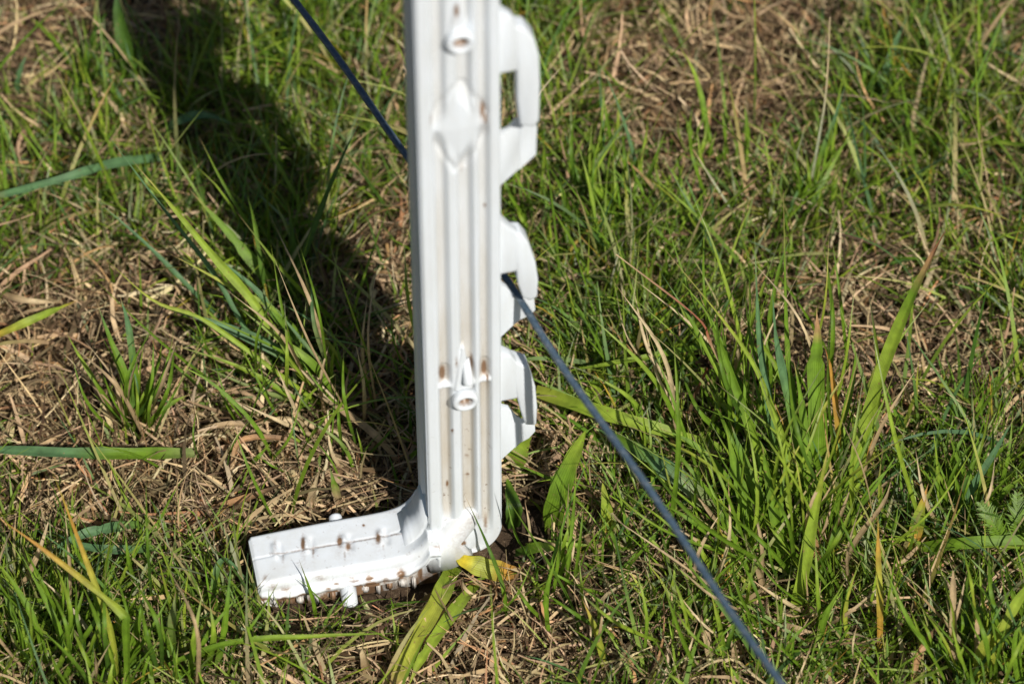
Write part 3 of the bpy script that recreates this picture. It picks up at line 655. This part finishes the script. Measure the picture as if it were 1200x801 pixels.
single('grass_shoot', 'long green blade under the lower twine parallel to the bottom', LB, [(604, 648, .006), (640, 640, .014), (700, 638, .012)], 14, 'dglg', SB)
single('grass_shoot', 'thin green blade standing left of the lower twine', LB, [(662, 720), (666, 660), (672, 600), (676, 540)], 5, 'gggl', SB)
single('grass_shoot', 'yellow dry blade lying at the left edge under the leaning tuft', LB, [(-20, 400, .008), (25, 380, .012), (60, 365, .012), (95, 350, .008)], 10, 'oyllo', SB)
single('grass_shoot', 'blue-green blade along the twine bottom in the lower centre', LB, [(905, 690), (870, 735), (840, 760, .012), (790, 740, .010)], 8, 'bbgg', SB)
# brown dead flower head on a stem
g = G(832, 425, Z0+.045); sh = empty('seed_head', (g[0], g[1], Z0)); tag(sh, 'brown dried flower head on a thin stem beside the coarse tuft', 'seed head')
b0 = G(800, 520, Z0)
V_, F_, c_, p_ = ribbon(spline([b0, G(812, 470, Z0+.025), g], 14), .0014, 'rkr', 'even'); npmesh('stem', V_-np.array(sh.location), F_, MB, sh, c_, p_)
vs = []; fs_ = []; cs = []
for k in range(90):
    d = rng.normal(size=3); d /= np.linalg.norm(d); d[2] = abs(d[2])*.8; r1 = rng.uniform(.002, .0058)
    a = np.cross(d, rng.normal(size=3)); a /= np.linalg.norm(a); o_ = g+d*.0008; t_ = g+d*r1
    i = len(vs); vs += [o_+a*.0003, o_-a*.0003, t_-a*.0006, t_+a*.0006]; fs_.append([i, i+1, i+2, i+3]); cs += [np.array(PAL['k'])*rng.uniform(.5, 1.3)]*4
npmesh('dry_petals', np.array(vs)-np.array(sh.location), np.array(fs_), MS, sh, np.array(cs))

# curled tan leaves lying between the tufts, one thing each where they show clearly
DL = 'tan dead blades lying on the thatch'
for lab, pts, w_ in (
  ('tan dead blade arching over the thatch left of the leaning tuft root', [(385, 505, .004), (330, 490, .010), (270, 505, .008)], 9),
  ('tan dead blade bent in an arc left of the post base', [(270, 560, .003), (285, 515, .012), (360, 520, .010), (430, 560, .004)], 8),
  ('pale dead blade lying across the thatch above the footplate', [(230, 600, .003), (300, 580, .010), (350, 560, .006)], 10),
  ('wide curled dead blade left of the footplate corner', [(215, 520, .004), (250, 500, .010), (300, 500, .010), (340, 530, .004)], 9),
  ('pale root-like dead blade at the far left middle', [(-10, 340, .006), (30, 352, .010), (75, 355, .004)], 10),
  ('dead blade curling under the twine near the bottom', [(835, 740, .004), (850, 715, .014), (838, 700, .014), (825, 715, .006)], 8),
  ('brown dead blade poking up below the footplate', [(432, 800, .0), (428, 770, .012), (424, 748, .016)], 13),
  ('reddish dead blade beside the lower twine left of the coarse tuft', [(790, 690, .003), (805, 660, .010), (812, 640, .012)], 8),
  ('dead blade crossing the roots of the coarse tuft', [(870, 720, .004), (930, 735, .012), (965, 745, .006)], 8),
  ('pinkish dead blade lying right of the mottled blade', [(1010, 690, .004), (1060, 655, .012), (1100, 610, .010)], 7),
  ('long brown dead blade curving near the bottom right stalks', [(1065, 830, .0), (1075, 770, .016), (1100, 730, .02), (1120, 705, .016)], 10),
  ('thick tan dead blade lying in the upper right bare patch', [(870, -10, .006), (890, 30, .010), (905, 70, .006)], 9)):
    single('dead_leaf', lab, 'dead grass blade', pts, w_*.85, str(rng.choice(['ttct', 'tctk', 'cttc', 'tskt'])), DL, shape=str(rng.choice(['blade', 'blade', 'even'])), fold=.5, curl=float(rng.uniform(-2.2, 2.2)), n=18)

# ------------------------------------------------------------------ countless fine grass and thatch
BROWN = [(800, 90, 150, 80), (900, 70, 90, 70), (860, 170, 110, 60), (60, 420, 110, 70), (330, 540, 170, 55), (130, 580, 150, 45), (1030, 430, 110, 60), (30, 50, 70, 50), (520, 745, 110, 60), (430, 320, 60, 60),
         (630, 600, 60, 70), (170, 20, 60, 60), (430, 440, 60, 50), (600, 390, 60, 30), (500, 60, 60, 60), (80, 500, 120, 40), (360, 620, 220, 30)]
LUSH = [(320, 260, 180, 150), (110, 240, 120, 90), (640, 120, 60, 100), (700, 300, 150, 90), (430, 60, 130, 90), (110, 760, 180, 90), (1130, 330, 110, 110), (1000, 620, 240, 130), (760, 380, 140, 90), (1120, 560, 110, 120), (330, 720, 120, 60), (1100, 150, 120, 90), (740, 640, 90, 90), (840, 740, 110, 50), (960, 230, 120, 60), (250, 120, 120, 70)]
def patch(xy):
    W_ = np.column_stack([xy, np.full(len(xy), Z0)]); px, py = proj(W_)
    br = np.zeros(len(xy)); lu = np.zeros(len(xy))
    for a, b, rx, ry in BROWN: br = np.maximum(br, np.exp(-((px-a)/rx)**2-((py-b)/ry)**2))
    for a, b, rx, ry in LUSH: lu = np.maximum(lu, np.exp(-((px-a)/rx)**2-((py-b)/ry)**2))
    far = 1-np.exp(-np.maximum(0, np.hypot(xy[:, 0]-.02, xy[:, 1]-.12)-.3)/.05)
    nz = vnoise(xy[:, 0]/.06+9, xy[:, 1]/.06, 5)*.6+vnoise(xy[:, 0]/.02, xy[:, 1]/.02, 6)*.4
    g_ = np.clip(.44+.50*lu-.85*br+(nz-.5)*1.0, .03, 1)
    return g_
def scatter(n):
    """points: dense round the post, thinning outwards"""
    r_ = np.where(rng.random(n) < .72, .36*np.sqrt(rng.random(n)), .36+rng.exponential(.42, n)); a = rng.random(n)*2*math.pi
    return np.stack([.02+r_*np.cos(a)*1.0, .12+r_*np.sin(a)], -1)
def strands(name, xy, L_, W_, az, phi0, phi1, az1, cb, ct, S_, mat, z0, label, cat, tipw=.05, wave=0., block=True):
    n = len(xy); t = np.linspace(0, 1, S_+1)
    ph = phi0[:, None]+phi1[:, None]*t[None]+wave*np.sin(t[None]*6+az[:, None]*7); aa = az[:, None]+az1[:, None]*t[None]
    ds = (L_/S_)[:, None]
    dx = np.sin(ph)*np.cos(aa)*ds; dy = np.sin(ph)*np.sin(aa)*ds; dz = np.cos(ph)*ds
    def acc(d): return np.concatenate([np.zeros((n, 1)), np.cumsum((d[:, 1:]+d[:, :-1])/2, 1)], 1)
    X = xy[:, 0:1]+acc(dx); Y = xy[:, 1:2]+acc(dy); Z = z0[:, None]+acc(dz)
    if block:
        W3 = np.stack([X, Y, Z], -1); lx = W3@EX; ly = W3@EY
        inp = ((lx > -.0125-.002) & (lx < .0148+.016) & (ly > -.003) & (ly < .024)) | ((lx > -.0785) & (lx < 0) & (ly > -.0075) & (ly < .025) & (Z < .012))
        bad = inp.any(1)
        # nothing stands between the foot and the viewer except what was placed there
        px, py = proj(W3.reshape(-1, 3)); px = px.reshape(X.shape); py = py.reshape(X.shape)
        onpost = (((px > 483) & (px < 589) & (py < 648)) | ((px > 300) & (px < 520) & (py > 628-(px-297)*.2) & (py < 700))) & ((W3@EY) < .01) & ((W3@EY) > -.12)
        bad |= (onpost.sum(1) > 1) & ((rng.random(n) > .05) | (X[:, 0] > -.004) | (W_ > .0012))
        keep = ~bad
        X, Y, Z, aa = X[keep], Y[keep], Z[keep], aa[keep]; W_ = W_[keep]; cb = cb[keep]; ct = ct[keep]; n = len(X)
    tw = rng.uniform(-.9, .9, n)[:, None]+rng.uniform(-1, 1, n)[:, None]*t[None]
    wd_ = (W_/2)[:, None]*np.maximum(tipw, (.7+.3*np.sin(np.minimum(t*2.2, 1.57)))*(1-t**2.2))[None]
    sx = -np.sin(aa)*np.cos(tw); sy = np.cos(aa)*np.cos(tw); sz = np.sin(tw)
    A = np.stack([X-sx*wd_, Y-sy*wd_, Z-sz*wd_], -1); B = np.stack([X+sx*wd_, Y+sy*wd_, Z+sz*wd_], -1)
    V_ = np.stack([A, B], 2).reshape(-1, 3)               # n, S+1, 2
    b0 = (np.arange(n)*(S_+1)*2)[:, None]; k = (np.arange(S_)*2)[None]
    F_ = np.stack([b0+k, b0+k+1, b0+k+3, b0+k+2], -1).reshape(-1, 4)
    mixv = (t**1.3)[None, :, None]
    c = cb[:, None]*(1-mixv)+ct[:, None]*mixv
    c = np.repeat(c, 2, 1).reshape(-1, 3)
    o = npmesh(name, V_, F_, mat, None, c); tag(o, label, cat, kind='stuff'); return o
def pick(keys, probs, n):
    i = rng.choice(len(keys), n, p=np.array(probs)/sum(probs)); base = np.array([PAL[k] for k in keys])[i]
    return np.clip(base*rng.uniform(.7, 1.25, (n, 1))*rng.uniform(.92, 1.08, (n, 3)), 0, 1)

# green blades growing in small clumps
nc_ = 17000; cen = scatter(nc_); gch = patch(cen); cen = cen[rng.random(nc_) < gch]
cnt = rng.integers(3, 15, len(cen)); idx = np.repeat(np.arange(len(cen)), cnt)
off = rng.normal(size=(len(idx), 2))*.0042; xy = cen[idx]+off
g_ = patch(xy); n = len(xy)
L_ = rng.uniform(.012, .044, n)*(.5+.7*g_)*rng.uniform(.7, 1.25, len(cen))[idx]; W_ = rng.uniform(.0008, .0020, n)
az = np.arctan2(off[:, 1], off[:, 0])+rng.normal(size=n)*.9; phi0 = np.abs(rng.normal(size=n))*.35+.08; phi1 = rng.uniform(.0, 1.3, n)
cb = pick('gldp', [5, 3, 2, 1.5], n); ct = pick('gldyotbp', [6.5, 5.5, 2.8, .8, .35, 1.4, 1., .5], n)
strands('fine_grass', xy, L_, W_, az, phi0, phi1, rng.uniform(-.6, .6, n), cb, ct, 5, MF, soil(xy[:, 0], xy[:, 1])-.001, 'short fine green grass blades all over the ground', 'grass')
# thatch: dead strands lying in layers
n = 125000; xy = scatter(n); g_ = patch(xy); xy = xy[rng.random(n) < 1.02-.62*g_]; n = len(xy)
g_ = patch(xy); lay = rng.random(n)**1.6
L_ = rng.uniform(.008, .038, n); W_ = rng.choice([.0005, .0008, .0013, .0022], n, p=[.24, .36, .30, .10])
cb = pick('tcks', [6, 2.2, 3.4, .7], n)*(.98)*np.where(lay > .35, 1.05, .5)[:, None]; ct = cb*rng.uniform(.75, 1.2, (n, 1))  # lower strands get a darker colour, painting shade into the gaps
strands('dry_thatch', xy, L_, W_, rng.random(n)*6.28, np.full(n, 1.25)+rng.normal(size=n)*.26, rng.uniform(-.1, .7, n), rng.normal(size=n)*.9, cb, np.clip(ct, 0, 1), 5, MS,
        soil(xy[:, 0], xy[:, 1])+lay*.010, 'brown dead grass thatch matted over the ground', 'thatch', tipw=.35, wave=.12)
# longer thin green and straw strands poking through
n = 9000; xy = scatter(n); g_ = patch(xy); xy = xy[rng.random(n) < .10+.80*g_**1.3]; n = len(xy)
L_ = rng.uniform(.03, .085, n); W_ = rng.uniform(.0008, .0024, n)
cb = pick('gdlbt', [4, 3, 2, 1.6, 2.4], n); ct = pick('glbydtcs', [4, 3, 1.6, .7, 2, 1.8, .9, .35], n)
strands('long_grass', xy, L_, W_, rng.normal(size=n)*1.3+1.9, np.abs(rng.normal(size=n))*.5+.15, rng.uniform(.1, 1.7, n), rng.uniform(-.5, .5, n), cb, ct, 8, MF, soil(xy[:, 0], xy[:, 1])-.001, 'longer thin grass blades scattered through the turf', 'grass')
# crumbs of soil and bits of broken leaf
n = 26000; xy = scatter(n); xy = xy[rng.random(n) < 1.0-.75*patch(xy)]; n = len(xy)
L_ = rng.uniform(.0015, .006, n); W_ = rng.uniform(.0012, .0032, n)
cb = pick('ktrs', [6, 3, 1, 1], n)*.7
strands('leaf_litter', xy, L_, W_, rng.random(n)*6.28, rng.normal(size=n)*.5+1.3, rng.uniform(-1, 1, n), rng.normal(size=n), cb, cb*.9, 3, MS, soil(xy[:, 0], xy[:, 1])+rng.random(n)*.003, 'crumbled brown leaf litter on bare soil', 'litter', tipw=.5)

# feathery yarrow leaves at the right edge
g = G(1185, 660, Z0); yr = empty('yarrow_plant', (g[0], g[1], float(soil(g[0], g[1])))); tag(yr, 'feathery fine-cut green leaf above the flat blade at the right edge', 'weed')
for tip, mid in (((1150, 590), (1172, 625)), ((1192, 580), (1192, 620)), ((1218, 606), (1206, 632))):
    Wp = pxpath([(1188, 662), (*mid, .022), (*tip, .030)]); C_ = spline(Wp, 30); T = np.gradient(C_, axis=0); T /= np.linalg.norm(T, axis=1)[:, None]
    VV = []; FF = []; CC = []
    for k in range(3, 30):
        for sgn in (-1, 1):
            for q in range(3):
                sdv = np.cross(T[k], [0, -.5, .8]); sdv /= np.linalg.norm(sdv); ln = (.0048*math.sin(k/30*2.9)+.0006)*rng.uniform(.4, 1.2)
                d = sdv*sgn+T[k]*(.5+.4*q)+np.array([0, 0, 1.])*rng.uniform(-.3, .5); d /= np.linalg.norm(d); a = np.cross(d, [0, -.6, .8]); a /= np.linalg.norm(a)
                i = len(VV); o_ = C_[k]; VV += [o_-a*.00022, o_+a*.00022, o_+d*ln*.6+a*.00028, o_+d*ln*.6-a*.00028, o_+d*ln]
                FF.append([i, i+1, i+2, i+3]); FF.append([i+3, i+2, i+4, i+4]); CC += [np.array(PAL['g'])*rng.uniform(.7, 1.1)]*5
    q4 = np.array([f for f in FF if f[2] != f[3]]); q3 = np.array([f[:3] for f in FF if f[2] == f[3]])
    npmesh('feathery_leaf', np.array(VV)-np.array(yr.location), [q4, q3], MF, yr, np.array(CC))
